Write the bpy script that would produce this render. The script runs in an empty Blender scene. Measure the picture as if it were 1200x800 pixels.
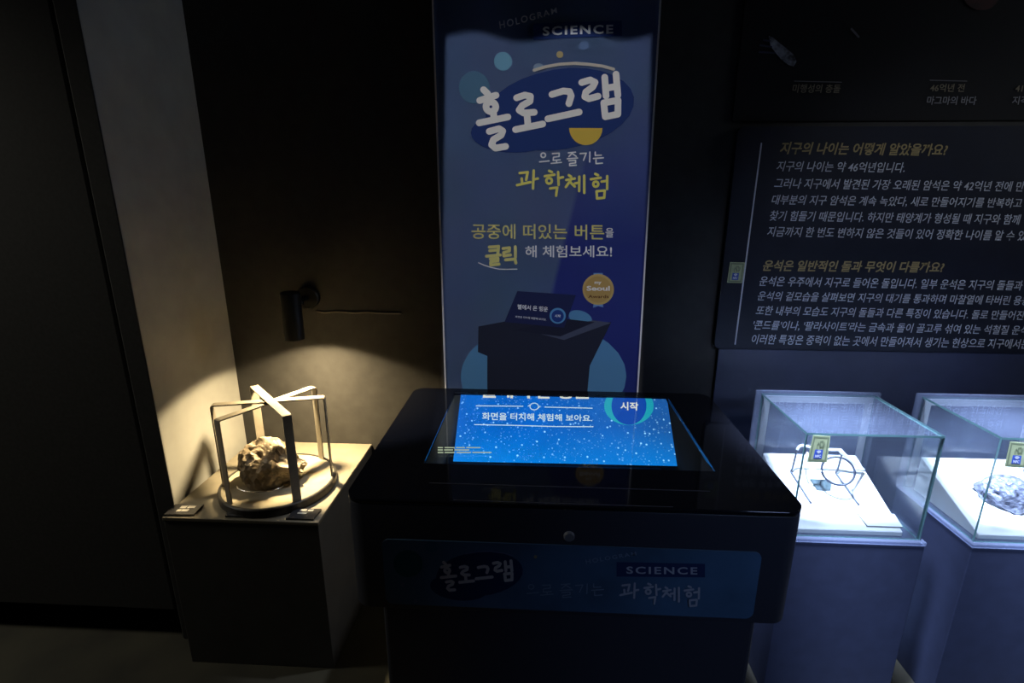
import bpy, bmesh, math, random
from mathutils import Vector, Matrix, noise
random.seed(4)
C = bpy.context.scene.collection
S = bpy.context.scene

# ------------------------------------------------------------------ camera, world, lights, exposure
EYE = Vector((0, 0, 1.45))
FPX = 606.21
P_, Y_, R_ = math.radians(15.43), math.radians(-2.93), math.radians(.14)
fw = Vector((math.sin(Y_)*math.cos(P_), math.cos(Y_)*math.cos(P_), -math.sin(P_)))
rt0 = Vector((math.cos(Y_), -math.sin(Y_), 0)); up0 = rt0.cross(fw)
RT = math.cos(R_)*rt0 + math.sin(R_)*up0
UP = -math.sin(R_)*rt0 + math.cos(R_)*up0
cd = bpy.data.cameras.new('camera'); cam = bpy.data.objects.new('camera', cd); C.objects.link(cam)
cd.sensor_width = 36; cd.sensor_fit = 'HORIZONTAL'; cd.lens = FPX/1200*36; cd.clip_start = .02
M = Matrix((RT, UP, -fw)).transposed().to_4x4(); M.translation = EYE
cam.matrix_world = M
S.camera = cam
S.view_settings.view_transform = 'Standard'
try: S.view_settings.look = 'None'
except Exception: pass
S.view_settings.exposure = 0; S.view_settings.gamma = 1; S.view_settings.use_curve_mapping = False
S.cycles.use_denoising = True
S.cycles.max_bounces = 10; S.cycles.transparent_max_bounces = 24
S.cycles.sample_clamp_indirect = 12
S.cycles.caustics_reflective = False; S.cycles.caustics_refractive = False
w = bpy.data.worlds.new('world'); S.world = w; w.use_nodes = True
w.node_tree.nodes['Background'].inputs[0].default_value = (.4, .5, .8, 1)
w.node_tree.nodes['Background'].inputs[1].default_value = .006

def spot(name, loc, target, power, color, angle, blend, radius=.03, square=False):
    l = bpy.data.lights.new(name, 'SPOT'); l.energy = power; l.color = color
    l.spot_size = math.radians(angle); l.spot_blend = blend; l.shadow_soft_size = radius; l.use_square = square
    o = bpy.data.objects.new(name, l); C.objects.link(o); o.location = loc
    o.rotation_euler = (Vector(target)-Vector(loc)).to_track_quat('-Z', 'Y').to_euler()
    return o
def area(name, loc, target, power, color, sx, sy):
    l = bpy.data.lights.new(name, 'AREA'); l.energy = power; l.color = color; l.shape = 'RECTANGLE'; l.size = sx; l.size_y = sy
    o = bpy.data.objects.new(name, l); C.objects.link(o); o.location = loc
    o.rotation_euler = (Vector(target)-Vector(loc)).to_track_quat('-Z', 'Y').to_euler()
    return o
COOL = (.58, .69, 1)
spot('track_or_fill_spot', (.45, 1.02, 2.75), (.88, 1.40, .6), 2100, COOL, 14, .7, .14)
spot('track_or_fill_spot', (.95, 1.02, 2.75), (1.38, 1.40, .6), 2100, COOL, 14, .7, .14)
fp = spot('framing_spot', (.05, -1.0, 2.55), (.02, 1.757, 1.30), 112, (.92, .95, 1), 50, .1, .006)
fp.data.use_nodes = True
_nt = fp.data.node_tree; _em = _nt.nodes['Emission']; _tc = _nt.nodes.new('ShaderNodeTexCoord'); _sp = _nt.nodes.new('ShaderNodeSeparateXYZ')
_nt.links.new(_tc.outputs['Normal'], _sp.inputs[0])
def _m(op, a, b=None, clamp=False):
    n = _nt.nodes.new('ShaderNodeMath'); n.operation = op; n.use_clamp = clamp
    for k, v in enumerate((a, b)):
        if v is None: continue
        if isinstance(v, (int, float)): n.inputs[k].default_value = v
        else: _nt.links.new(v, n.inputs[k])
    return n.outputs[0]
_z = _m('ABSOLUTE', _sp.outputs[2]); _u = _m('DIVIDE', _sp.outputs[0], _z); _v = _m('DIVIDE', _sp.outputs[1], _z)
def _shutter(val, lim, soft): return _m('MULTIPLY', _m('SUBTRACT', lim, val), 1/soft, True)
_side = _m('MULTIPLY', _shutter(_u, .112, .004), _shutter(_m('MULTIPLY', _u, -1.0), .115, .004))
_vert = _m('MULTIPLY', _shutter(_m('SUBTRACT', _v, _m('MULTIPLY', _m('SINE', _m('MULTIPLY', _u, 55)), .0045)), .208, .007), _shutter(_m('MULTIPLY', _v, -1.0), .26, .05))
_nt.links.new(_m('MULTIPLY', _side, _vert), _em.inputs['Strength'])
area('gallery_light', (3.6, 1.2, 2.2), (-1.1, 1.6, 1.5), 7, (.9, .96, 1), .8, 1.2)
spot('track_or_fill_spot', (-3.3, 1.0, 2.7), (-1.75, 1.3, .5), 75, (1, .94, .8), 75, .8, .2)
spot('track_or_fill_spot', (.12, 1.48, 2.85), (-.63, 1.5, .25), 75, (.85, .9, 1), 15, .5)
spot('track_or_fill_spot', (2.0, -1.4, 2.4), (1.0, 1.0, .68), 75, (.40, .55, 1), 38, 1, .2)  # added blue fill standing in for lens glare on kiosk and case pedestals
spot('track_or_fill_spot', (1.35, -.9, 2.9), (1.25, 1.77, 1.10), 48, (.85, .9, 1), 29, .8, .1)  # added fill that brightens the writing on the wall panel

# ------------------------------------------------------------------ helpers
def at(px, py, P, n):
    d = RT*((px-600)/FPX) + UP*(-(py-400)/FPX) + fw
    P = Vector(P); n = Vector(n)
    return EYE + d*((P-EYE).dot(n)/d.dot(n))
def Yp(y): return ((0, y, 0), (0, 1, 0))
def Zp(z): return ((0, 0, z), (0, 0, 1))

def mat(name, col, rough=.6, metal=0, spec=.5, nz=0, scale=40, bump=0, emit=None, estr=0):
    m = bpy.data.materials.new(name); m.use_nodes = True
    nt = m.node_tree; b = nt.nodes['Principled BSDF']
    b.inputs['Base Color'].default_value = (*col, 1); b.inputs['Roughness'].default_value = rough
    b.inputs['Metallic'].default_value = metal; b.inputs['Specular IOR Level'].default_value = spec
    if nz or bump:
        tc = nt.nodes.new('ShaderNodeTexCoord'); t = nt.nodes.new('ShaderNodeTexNoise')
        t.inputs['Scale'].default_value = scale; t.inputs['Detail'].default_value = 6
        nt.links.new(tc.outputs['Object'], t.inputs['Vector'])
        if nz:
            r = nt.nodes.new('ShaderNodeValToRGB')
            r.color_ramp.elements[0].position = .3; r.color_ramp.elements[1].position = .72
            r.color_ramp.elements[0].color = (*[c*(1-nz) for c in col], 1)
            r.color_ramp.elements[1].color = (*[min(1, c*(1+nz)) for c in col], 1)
            nt.links.new(t.outputs['Fac'], r.inputs[0]); nt.links.new(r.outputs[0], b.inputs['Base Color'])
        if bump:
            bn = nt.nodes.new('ShaderNodeBump'); bn.inputs['Strength'].default_value = bump; bn.inputs['Distance'].default_value = .003
            nt.links.new(t.outputs['Fac'], bn.inputs['Height']); nt.links.new(bn.outputs[0], b.inputs['Normal'])
    if emit:
        b.inputs['Emission Color'].default_value = (*emit, 1); b.inputs['Emission Strength'].default_value = estr
    return m

def glass_mat(name, tint, haze=0):
    m = bpy.data.materials.new(name); m.use_nodes = True; nt = m.node_tree; nt.nodes.clear()
    out = nt.nodes.new('ShaderNodeOutputMaterial'); mix = nt.nodes.new('ShaderNodeMixShader')
    tr = nt.nodes.new('ShaderNodeBsdfTransparent'); gl = nt.nodes.new('ShaderNodeBsdfGlossy'); lw = nt.nodes.new('ShaderNodeLayerWeight'); lw.inputs[0].default_value = .5
    tr.inputs[0].default_value = (*tint, 1); gl.inputs['Roughness'].default_value = .0; pw = nt.nodes.new('ShaderNodeMath'); pw.operation = 'POWER'; pw.inputs[1].default_value = 5; nt.links.new(lw.outputs['Facing'], pw.inputs[0])
    ma = nt.nodes.new('ShaderNodeMath'); ma.operation = 'MULTIPLY_ADD'; ma.inputs[1].default_value = .96; ma.inputs[2].default_value = .043; nt.links.new(pw.outputs[0], ma.inputs[0])
    nt.links.new(ma.outputs[0], mix.inputs[0]); nt.links.new(tr.outputs[0], mix.inputs[1]); nt.links.new(gl.outputs[0], mix.inputs[2])
    last = mix
    if haze:
        d = nt.nodes.new('ShaderNodeBsdfDiffuse'); d.inputs[0].default_value = (.55, .66, .95, 1)
        m2 = nt.nodes.new('ShaderNodeMixShader'); m2.inputs[0].default_value = haze
        nt.links.new(mix.outputs[0], m2.inputs[1]); nt.links.new(d.outputs[0], m2.inputs[2]); last = m2
    nt.links.new(last.outputs[0], out.inputs[0])
    return m

def link(name, bm, m, parent=None, smooth=False, recalc=True):
    me = bpy.data.meshes.new(name)
    if recalc and len(bm.faces): bmesh.ops.recalc_face_normals(bm, faces=bm.faces)
    if parent is not None:
        base = parent
        off = Vector((0, 0, 0))
        while base is not None: off += Vector(base.location); base = base.parent
        bmesh.ops.translate(bm, vec=-off, verts=bm.verts)
    bm.to_mesh(me); bm.free()
    for mm in (m if isinstance(m, (list, tuple)) else [m]): me.materials.append(mm)
    if smooth:
        for p in me.polygons: p.use_smooth = True
    o = bpy.data.objects.new(name, me); C.objects.link(o)
    if parent is not None: o.parent = parent
    return o
def tag(o, label, cat, group=None, kind=None):
    if label: o['label'] = label
    if cat: o['category'] = cat
    if group: o['group'] = group
    if kind: o['kind'] = kind
    return o
def thing(name, loc, label, cat, group=None):
    o = bpy.data.objects.new(name, None); o.empty_display_size = .05; C.objects.link(o); o.location = loc
    return tag(o, label, cat, group)
def struct(name, bm, m):
    o = link(name, bm, m); o['kind'] = 'structure'; o['label'] = STRUCT[name]; o['category'] = STRUCT_CAT.get(name, name.split('_')[0]); return o
STRUCT = {'floor': 'dark olive floor of the exhibition room', 'wall_back': 'matt black wall behind the banner and the cases',
          'wall_left': 'black wall panel at the left edge of the room', 'trim_1': 'pale grey end post between black wall panel and back wall',
          'baseboard_left': 'black recessed plinth under the left wall panel'}
STRUCT_CAT = {'trim_1': 'wall trim'}

def box(bm, a, b, bev=0, seg=2):
    a, b = Vector(a), Vector(b)
    r = bmesh.ops.create_cube(bm, size=1)
    vs = r['verts']
    for v in vs: v.co = Vector((a[i]+(v.co[i]+.5)*(b[i]-a[i]) for i in range(3)))
    if bev:
        es = list({e for v in vs for e in v.link_edges})
        bmesh.ops.bevel(bm, geom=es, offset=bev, segments=seg, profile=.5, affect='EDGES')
    return bm
def B(a, b, bev=0, seg=2): return box(bmesh.new(), a, b, bev, seg)

def tube(bm, pts, r, seg=10, closed=False):
    pts = [Vector(p) for p in pts]; n = len(pts); rings = []
    up = Vector((0, 0, 1)); prev = None
    for i, p in enumerate(pts):
        if closed: t = pts[(i+1) % n]-pts[i-1]
        else: t = pts[min(i+1, n-1)]-pts[max(i-1, 0)]
        t.normalize()
        if prev is None:
            a = up if abs(t.dot(up)) < .9 else Vector((1, 0, 0))
            u = (a - t*a.dot(t)).normalized()
        else: u = (prev - t*prev.dot(t)).normalized()
        prev = u; v = t.cross(u)
        rings.append([bm.verts.new(p + (u*math.cos(2*math.pi*k/seg)+v*math.sin(2*math.pi*k/seg))*r) for k in range(seg)])
    for i in range(n if closed else n-1):
        A, Bq = rings[i], rings[(i+1) % n]
        for k in range(seg): bm.faces.new((A[k], A[(k+1) % seg], Bq[(k+1) % seg], Bq[k]))
    if not closed: bm.faces.new(rings[0][::-1]); bm.faces.new(rings[-1])
    return bm
def smooth_path(pts, n=8):
    pts = [Vector(p) for p in pts]; out = []
    for i in range(len(pts)-1):
        p0 = pts[max(i-1, 0)]; p1 = pts[i]; p2 = pts[i+1]; p3 = pts[min(i+2, len(pts)-1)]
        for k in range(n):
            t = k/n
            out.append(.5*((2*p1)+(p2-p0)*t+(2*p0-5*p1+4*p2-p3)*t*t+(3*p1-p0-3*p2+p3)*t**3))
    out.append(pts[-1]); return out
def lathe(bm, prof, c=(0, 0, 0), seg=48):
    c = Vector(c); rings = []
    for r, z in prof:
        rings.append([bm.verts.new(c+Vector((r*math.cos(2*math.pi*k/seg), r*math.sin(2*math.pi*k/seg), z))) for k in range(seg)])
    for i in range(len(rings)-1):
        for k in range(seg): bm.faces.new((rings[i][k], rings[i][(k+1) % seg], rings[i+1][(k+1) % seg], rings[i+1][k]))
    return bm
def rrect(x0, y0, x1, y1, r, n=8):
    o = []
    for cx, cy, a0 in ((x1-r, y1-r, 0), (x0+r, y1-r, 90), (x0+r, y0+r, 180), (x1-r, y0+r, 270)):
        for k in range(n+1):
            a = math.radians(a0+90*k/n); o.append((cx+r*math.cos(a), cy+r*math.sin(a)))
    return o
def extrude(outer, z0, z1, hole=None, bev=0):
    """solid plate in plan, with an optional hole, via a filled 2D curve"""
    cu = bpy.data.curves.new('tmp', 'CURVE'); cu.dimensions = '2D'; cu.fill_mode = 'BOTH'
    for pts in ([outer] + ([hole] if hole else [])):
        s = cu.splines.new('POLY'); s.points.add(len(pts)-1); s.use_cyclic_u = True
        for p, q in zip(s.points, pts): p.co = (q[0], q[1], 0, 1)
    cu.extrude = (z1-z0)/2-bev; cu.bevel_depth = bev; cu.bevel_resolution = 2; cu.offset = -bev
    o = bpy.data.objects.new('tmp', cu); C.objects.link(o)
    dg = bpy.context.evaluated_depsgraph_get(); me = bpy.data.meshes.new_from_object(o.evaluated_get(dg))
    bm = bmesh.new(); bm.from_mesh(me); bpy.data.objects.remove(o); bpy.data.curves.remove(cu); bpy.data.meshes.remove(me)
    bmesh.ops.translate(bm, vec=(0, 0, (z0+z1)/2), verts=bm.verts)
    bmesh.ops.remove_doubles(bm, verts=bm.verts, dist=1e-5)
    return bm

def text_bm(s, bold=0., shear=0., spacing=1.):
    cu = bpy.data.curves.new('tmp', 'FONT'); cu.body = s; cu.size = 1; cu.offset = bold; cu.shear = shear; cu.space_character = spacing
    cu.fill_mode = 'FRONT'; cu.resolution_u = 3
    o = bpy.data.objects.new('tmp', cu); C.objects.link(o)
    dg = bpy.context.evaluated_depsgraph_get(); me = bpy.data.meshes.new_from_object(o.evaluated_get(dg))
    bm = bmesh.new(); bm.from_mesh(me); bpy.data.objects.remove(o); bpy.data.curves.remove(cu); bpy.data.meshes.remove(me)
    return bm
def warp_text(s, quad, surf, bold=.012, shear=0., spacing=1., clip=None):
    """write s inside a quad (left-top, right-top, right-bottom, left-bottom) of a printed surface; surf maps a point of the print to the place"""
    bm = text_bm(s, bold, shear, spacing)
    if clip is not None:
        ys = [v.co.y for v in bm.verts]; yc = min(ys)+(max(ys)-min(ys))*clip
        bmesh.ops.bisect_plane(bm, geom=bm.verts[:]+bm.edges[:]+bm.faces[:], plane_co=(0, yc, 0), plane_no=(0, 1, 0), clear_outer=True)
    xs = [v.co.x for v in bm.verts]; ys = [v.co.y for v in bm.verts]
    x0, x1, y0, y1 = min(xs), max(xs), min(ys), max(ys)
    lt, rt, rb, lb = [Vector(q) for q in quad]
    for v in bm.verts:
        u = (v.co.x-x0)/(x1-x0); t = (v.co.y-y0)/(y1-y0)
        p = (lb*(1-u)+rb*u)*(1-t)+(lt*(1-u)+rt*u)*t
        v.co = surf(p.x, p.y)
    return bm
def tq(x0, x1, yt, yb, slope=0.):      # a line of writing: left, right, top and bottom at its left end, fall per unit
    d = (x1-x0)*slope
    return [(x0, yt), (x1, yt+d), (x1, yb+d), (x0, yb)]
def strokes_bm(strokes, wd, surf, conv):
    """brush lettering: flat round-ended strokes"""
    bm = bmesh.new(); s0 = strokes[0][0]; s0 = conv(*s0)
    e = .01 if abs(wd) < .3 else 1.0
    o0 = surf(*s0); nn = (surf(s0[0]+e, s0[1])-o0).cross(surf(s0[0], s0[1]+e)-o0).normalized()
    if nn.dot(EYE-o0) < 0: nn = -nn
    cnt = [0]; _s = surf
    def surf(x, y): return _s(x, y)+nn*(7e-6*cnt[0])
    def disc(c, r):
        cnt[0] += 1
        vs = [bm.verts.new(surf(c[0]+r*math.cos(k*math.pi/7), c[1]+r*math.sin(k*math.pi/7))) for k in range(14)]
        bm.faces.new(vs)
    for st in strokes:
        pts = [Vector(conv(*p)) for p in st]
        for a, b in zip(pts, pts[1:]):
            d = b-a
            if d.length < 1e-6: continue
            n = Vector((-d.y, d.x)).normalized()*wd/2; cnt[0] += 1
            bm.faces.new([bm.verts.new(surf(q.x, q.y)) for q in (a+n, b+n, b-n, a-n)])
        for p in pts: disc(p, wd/2)
    return bm
def ringpts(cx, cy, r, n=14, ry=None): return [(cx+r*math.cos(2*math.pi*k/n), cy+(ry or r)*math.sin(2*math.pi*k/n)) for k in range(n+1)]
def fan(outline, surf, rings=5, sub=3):
    """a printed patch, star shaped about its middle, fine enough to follow a curved sheet"""
    pts = []
    for i, p in enumerate(outline):
        q = outline[(i+1) % len(outline)]
        for k in range(sub): pts.append((p[0]+(q[0]-p[0])*k/sub, p[1]+(q[1]-p[1])*k/sub))
    cx = sum(p[0] for p in pts)/len(pts); cy = sum(p[1] for p in pts)/len(pts)
    bm = bmesh.new(); n = len(pts); c = bm.verts.new(surf(cx, cy)); prev = None
    for r in range(1, rings+1):
        ring = [bm.verts.new(surf(cx+(p[0]-cx)*r/rings, cy+(p[1]-cy)*r/rings)) for p in pts]
        for k in range(n):
            if prev is None: bm.faces.new((c, ring[k], ring[(k+1) % n]))
            else: bm.faces.new((prev[k], ring[k], ring[(k+1) % n], prev[(k+1) % n]))
        prev = ring
    return bm
def ell(cx, cy, rx, ry, rot=0, n=28):
    c, s = math.cos(rot), math.sin(rot)
    return [(cx+rx*math.cos(a)*c-ry*math.sin(a)*s, cy+rx*math.cos(a)*s+ry*math.sin(a)*c) for a in [2*math.pi*k/n for k in range(n)]]

def math_node(nt, op, a, b_=None, clamp=False):
    n = nt.nodes.new('ShaderNodeMath'); n.operation = op; n.use_clamp = clamp
    for i, v in enumerate((a, b_)):
        if v is None: continue
        if isinstance(v, (int, float)): n.inputs[i].default_value = v
        else: nt.links.new(v, n.inputs[i])
    return n.outputs[0]

# ------------------------------------------------------------------ materials
m_floor = mat('floor_vinyl', (.030, .028, .016), .75, nz=.5, scale=5, bump=.3)
m_wall = mat('wall_black_paint', (.028, .027, .026), .65, nz=.2, scale=25, bump=.2)
m_panel = mat('panel_black', (.05, .05, .047), .85, nz=.15, scale=90)
m_post = mat('post_grey_paint', (.35, .35, .335), .8, nz=.08, scale=12)
m_pedt = mat('pedestal_laminate_lit', (.18, .16, .12), .5, nz=.12, scale=14)  # same laminate as the body, lamp light on top put into the colour
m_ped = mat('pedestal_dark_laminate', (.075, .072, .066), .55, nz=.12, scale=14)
m_cped = mat('case_pedestal_navy', (.030, .040, .082), .6, nz=.1, scale=30)
m_kiosk = mat('kiosk_black', (.040, .044, .06), .4, spec=.4)
m_gloss = mat('kiosk_gloss_black', (.010, .011, .016), .06, spec=.16)
m_recess = mat('recess_grey', (.085, .085, .08), .9, spec=.05)
m_metal = mat('black_metal', (.010, .010, .010), .4, spec=.35)
m_bar = mat('cage_bar_metal', (.21, .19, .155), .4, spec=.5, nz=.1)
m_rim = mat('disc_rim_dark', (.02, .018, .016), .4)
m_sand = mat('disc_top_sandy', (.27, .235, .165), .75, nz=.25, scale=18)
m_white = mat('white_board', (.88, .88, .88), .7)
m_chrome = mat('steel', (.7, .7, .7), .2, metal=1)
m_wire = mat('wire_grey', (.10, .11, .14), .35, metal=.6)
m_wrod = mat('white_rod', (.85, .85, .85), .4)
m_glass = glass_mat('clear_glass', (.965, .985, .975))
m_glassh = glass_mat('hazy_glass', (.93, .95, .96), .12)
m_glassc = glass_mat('case_glass', (.955, .98, .97), .03)
m_edge = mat('glass_cut_edge', (.12, .25, .25), .15, spec=.8)
m_band = mat('pale_band', (.30, .32, .36), .5)

# ------------------------------------------------------------------ setting
YW = 1.79
struct('floor', B((-4, -1.5, -.05), (3.5, 3, 0)), m_floor)
struct('wall_back', B((-1.13, YW, 0), (3.5, YW+.1, 3)), m_wall)
struct('trim_1', B((-1.192, 1.372, .0), (-1.13, YW+.1, 3), .004), [m_post])
bm = B((-4, 1.376, .115), (-1.204, 1.44, 3), .003)
struct('wall_left', bm, m_panel)
struct('baseboard_left', B((-4, 1.50, 0), (-1.192, 1.56, .3)), m_panel)
# trim end face is painted black where it meets the panel
tr = bpy.data.objects['trim_1']; tr.data.materials.append(m_panel)
for p in tr.data.polygons:
    if p.normal.y < -.5: p.material_index = 1

# ------------------------------------------------------------------ left pedestal and meteorite display
PZ = .538
pd = thing('display_pedestal', (-.868, 1.53, 0), 'dark square pedestal in the left corner lit by the wall lamp, carrying the caged rock', 'pedestal')
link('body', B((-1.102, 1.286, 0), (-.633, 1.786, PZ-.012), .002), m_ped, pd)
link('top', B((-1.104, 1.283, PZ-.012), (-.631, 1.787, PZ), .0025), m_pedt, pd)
cx, cy, cz = -.835, 1.468, PZ
cg = thing('display_cage', (cx, cy, cz), 'round display base with three crossing flat metal hoops over the rock', 'display stand')
R0 = .178
link('base_rim', lathe(bmesh.new(), [(0, 0), (R0-.004, 0), (R0, .004), (R0, .026), (R0-.003, .029), (R0-.009, .029), (R0-.009, .024), (0, .024)], (cx, cy, cz)), m_rim, cg)
link('base_plate', lathe(bmesh.new(), [(0, .0245), (R0-.0095, .0245), (R0-.0095, .027), (0, .027)], (cx, cy, cz)), m_sand, cg)
HT = .335
for i, (ang, dz) in enumerate(((-46, .0045), (15, 0), (60, -.0045))):
    a = math.radians(ang); d = Vector((math.cos(a), math.sin(a), 0)); n = Vector((-d.y, d.x, 0)); rr = R0-.012
    top = HT-.032+dz
    path = [(-rr, .027), (-rr, top-.008), (-rr+.002, top-.002), (-rr+.008, top), (rr-.008, top), (rr-.002, top-.002), (rr, top-.008), (rr, .027)]
    bm = bmesh.new(); W = .0128; T = .004; rows = []
    for k, (s, z) in enumerate(path):
        inn = Vector((s*(1-T/rr), z)) if 0 else None
        si = s-math.copysign(T, s); zi = min(z, top-T)
        o = Vector((cx, cy, cz))
        rows.append([bm.verts.new(o+d*s+n*W+Vector((0, 0, z))), bm.verts.new(o+d*s-n*W+Vector((0, 0, z))),
                     bm.verts.new(o+d*si-n*W+Vector((0, 0, zi))), bm.verts.new(o+d*si+n*W+Vector((0, 0, zi)))])
    for A, Q in zip(rows, rows[1:]):
        for k in range(4): bm.faces.new((A[k], A[(k+1) % 4], Q[(k+1) % 4], Q[k]))
    bm.faces.new(rows[0][::-1]); bm.faces.new(rows[-1])
    link('hoop', bm, m_bar, cg)
arc = [Vector((cx-.03+.075*math.cos(a), cy-.055+.045*math.sin(a), cz+.028+.012)) for a in [math.radians(200+14*k) for k in range(12)]]
link('cradle_wire', tube(bmesh.new(), arc, .0016, 8), m_chrome, cg, True)

def rock(name, c, size, seed, mt, rough=.30, sub=5, shape=None, parent=None, flat=.18):
    bm = bmesh.new(); bmesh.ops.create_icosphere(bm, subdivisions=sub, radius=1)
    so = Vector((seed*3.1, seed*1.7, -seed*2.3))
    for v in bm.verts:
        p = v.co.copy()
        a = noise.noise(p*1.1+so)*.9 + noise.noise(p*2.3+so)*.55
        ridge = (abs(noise.noise(p*3.1+so))-.25)*.6
        f = noise.noise(p*8+so)*.10 + (abs(noise.noise(p*14+so)))*.07
        q = p*(1+rough*(a-ridge)+rough*f*1.4)
        if shape: q = shape(q)
        q.z = max(q.z, -.55)
        v.co = Vector((q.x*size[0], q.y*size[1], (q.z+.55)*size[2]))
    bmesh.ops.translate(bm, vec=c, verts=bm.verts)
    return bm
def shp(q):
    q = q.copy()
    q.z *= 1.0-.38*max(0, q.x)*1.0
    if q.x > .5: q.z *= .75; q.y *= .8
    if q.x > .8: q.x += (q.x-.8)*1.3
    return q
m_rock = mat('iron_meteorite', (.21, .17, .12), .5, metal=.25, nz=.6, scale=26, bump=.9)
bm = rock('r', (cx-.022, cy-.005, cz+.0272), (.092, .078, .090), 5.0, m_rock, .27, 5, shp)
o = link('meteorite', bm, m_rock); tag(o, 'rugged brown iron meteorite inside the hooped cage on the left pedestal', 'meteorite')

m_lab = mat('label_dark', (.03, .03, .034), .22, spec=.6)
m_lab2 = mat('label_print', (.5, .48, .43), .6)
def plaque(px, label, bars):
    zz = PZ+.0005
    q = [at(*p, *Zp(zz)) for p in px]      # lt rt rb lb
    t = thing('label_plaque', q[3]*.25+q[0]*.25+q[1]*.25+q[2]*.25, label, 'label', 'plaques on the left pedestal')
    bm = bmesh.new(); lo = [bm.verts.new(p) for p in q]; hi = [bm.verts.new(p+Vector((0, 0, .006))) for p in q]
    bm.faces.new(lo[::-1]); bm.faces.new(hi)
    for k in range(4): bm.faces.new((lo[k], lo[(k+1) % 4], hi[(k+1) % 4], hi[k]))
    link('plate', bm, m_lab, t)
    bm = bmesh.new()
    def S2(u, v): return q[0]*(1-u)*(1-v)+q[1]*u*(1-v)+q[2]*u*v+q[3]*(1-u)*v+Vector((0, 0, .0066))
    for (u0, u1, v0, v1) in bars: bm.faces.new([bm.verts.new(S2(*p)) for p in ((u0, v0), (u1, v0), (u1, v1), (u0, v1))])
    link('print', bm, m_lab2, t)
BR = [(.3, .52, .18, .42), (.56, .82, .18, .42), (.3, .44, .52, .74), (.46, .7, .52, .74)]
plaque([(206, 592.5), (239, 592.5), (227, 604.5), (192.5, 604.5)], 'dark label plaque with bold white print at the left front corner of the pedestal', BR)
plaque([(274, 594), (307, 594.5), (296, 607), (264, 606)], 'dark label plaque in the middle of the front edge, close under the round base', [(.25, .5, .1, .28), (.3, .36, .4, .5), (.38, .6, .4, .5)])
plaque([(347, 597), (377, 598), (367, 610), (335, 609)], 'label plaque at the right front corner of the pedestal, crossed by a hoop shadow', [(.25, .5, .1, .3), (.54, .75, .1, .3), (.25, .6, .42, .56)])

# wall lamp over the pedestal
lx, ly, lz = -.795, 1.60, 1.005
lp = thing('wall_spotlight', (-.80, YW, 1.115), 'black cylinder spotlight on a round wall mount above the caged rock', 'lamp')
bm = bmesh.new()
lathe(bm, [(0, .155), (.027, .155), (.031, .151), (.031, 0), (.029, 0), (.029, .047), (0, .047)], (lx, ly, lz), 40)
link('shade', bm, m_metal, lp, False)
bm = bmesh.new(); lathe(bm, [(0, 0), (.041, 0), (.041, .012), (.037, .018), (0, .018)], (0, 0, 0), 40)
bmesh.ops.rotate(bm, verts=bm.verts, cent=(0, 0, 0), matrix=Matrix.Rotation(math.radians(90), 3, 'X'))
bmesh.ops.translate(bm, vec=(-.822, YW-.0005, 1.108), verts=bm.verts)
link('mount_plate', bm, m_metal, lp)
link('arm', tube(bmesh.new(), smooth_path([(-.822, YW-.015, 1.108), (-.818, YW-.09, 1.112), (-.797, ly+.027, 1.118)], 6), .009, 12), m_metal, lp, True)
link('adjust_knob', tube(bmesh.new(), [(-.805, ly+.052, 1.117), (-.780, ly+.052, 1.117)], .009, 14), m_metal, lp, True)
bm = lathe(bmesh.new(), [(0, 0), (.025, 0), (.025, .006), (0, .006)], (lx, ly, lz+.039), 24)
link('bulb', bm, mat('lamp_glow', (1, .9, .7), emit=(1, .78, .42), estr=6), lp)
l = spot('lamp_beam', (lx, ly, lz+.004), (lx+.03, ly, 0), 104, (1, .76, .41), 138, .16, .016); l.data.use_nodes = True
_n = l.data.node_tree; _t = _n.nodes.new('ShaderNodeTexCoord'); _s = _n.nodes.new('ShaderNodeSeparateXYZ'); _n.links.new(_t.outputs['Normal'], _s.inputs[0])
_a = math_node(_n, 'ABSOLUTE', _s.outputs[2]); _a = math_node(_n, 'POWER', _a, 3.5)
_n.links.new(math_node(_n, 'ADD', math_node(_n, 'MULTIPLY', _a, .9), .10), _n.nodes['Emission'].inputs['Strength'])
l.parent = lp; l.location -= Vector((-.80, YW, 1.115))
cab = [at(px, py, *Yp(YW-.003)) for px, py in ((371, 364), (380, 366), (392, 365), (404, 365.5), (416, 366.5), (430, 365.5), (442, 366.5), (456, 367), (470, 367))]
o = link('lamp_cable', tube(bmesh.new(), smooth_path(cab, 4), .003, 8), mat('cable_brown_grey', (.20, .165, .13), .5), None, True)
tag(o, 'thin dark cable running right along the black wall from the round lamp mount', 'cable')

# ------------------------------------------------------------------ hologram banner
YB = 1.757
def wave(x, z):
    return .0035*math.sin(8.5*x+.6*z) + .0030*math.sin(21*x+1.3+.8*z)*max(0, min(1, (z-1.2)/.7)) + .0015*math.sin(5*z)
def bsurf(k=0):
    off = -.0016-.0009*k
    def f(px, py):
        p = at(px, py, *Yp(YB)); p.y = YB+wave(p.x, p.z)+off; return p
    return f
bn = thing('event_banner', (0, YB, .30), 'tall blue hologram event banner hanging on the black wall behind the kiosk', 'banner')
m = bpy.data.materials.new('banner_print'); m.use_nodes = True; nt = m.node_tree; b = nt.nodes['Principled BSDF']; b.inputs['Roughness'].default_value = .7; b.inputs['Specular IOR Level'].default_value = .08
tc = nt.nodes.new('ShaderNodeTexCoord'); sx = nt.nodes.new('ShaderNodeSeparateXYZ'); nt.links.new(tc.outputs['Object'], sx.inputs[0])
zz = math_node(nt, 'SUBTRACT', sx.outputs[2], 1.15)
xs = math_node(nt, 'SUBTRACT', sx.outputs[0], math_node(nt, 'MULTIPLY', zz, .22))
xs = math_node(nt, 'SUBTRACT', xs, .115)
f1 = math_node(nt, 'ADD', math_node(nt, 'MULTIPLY', xs, 60), .5, True)
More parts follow.
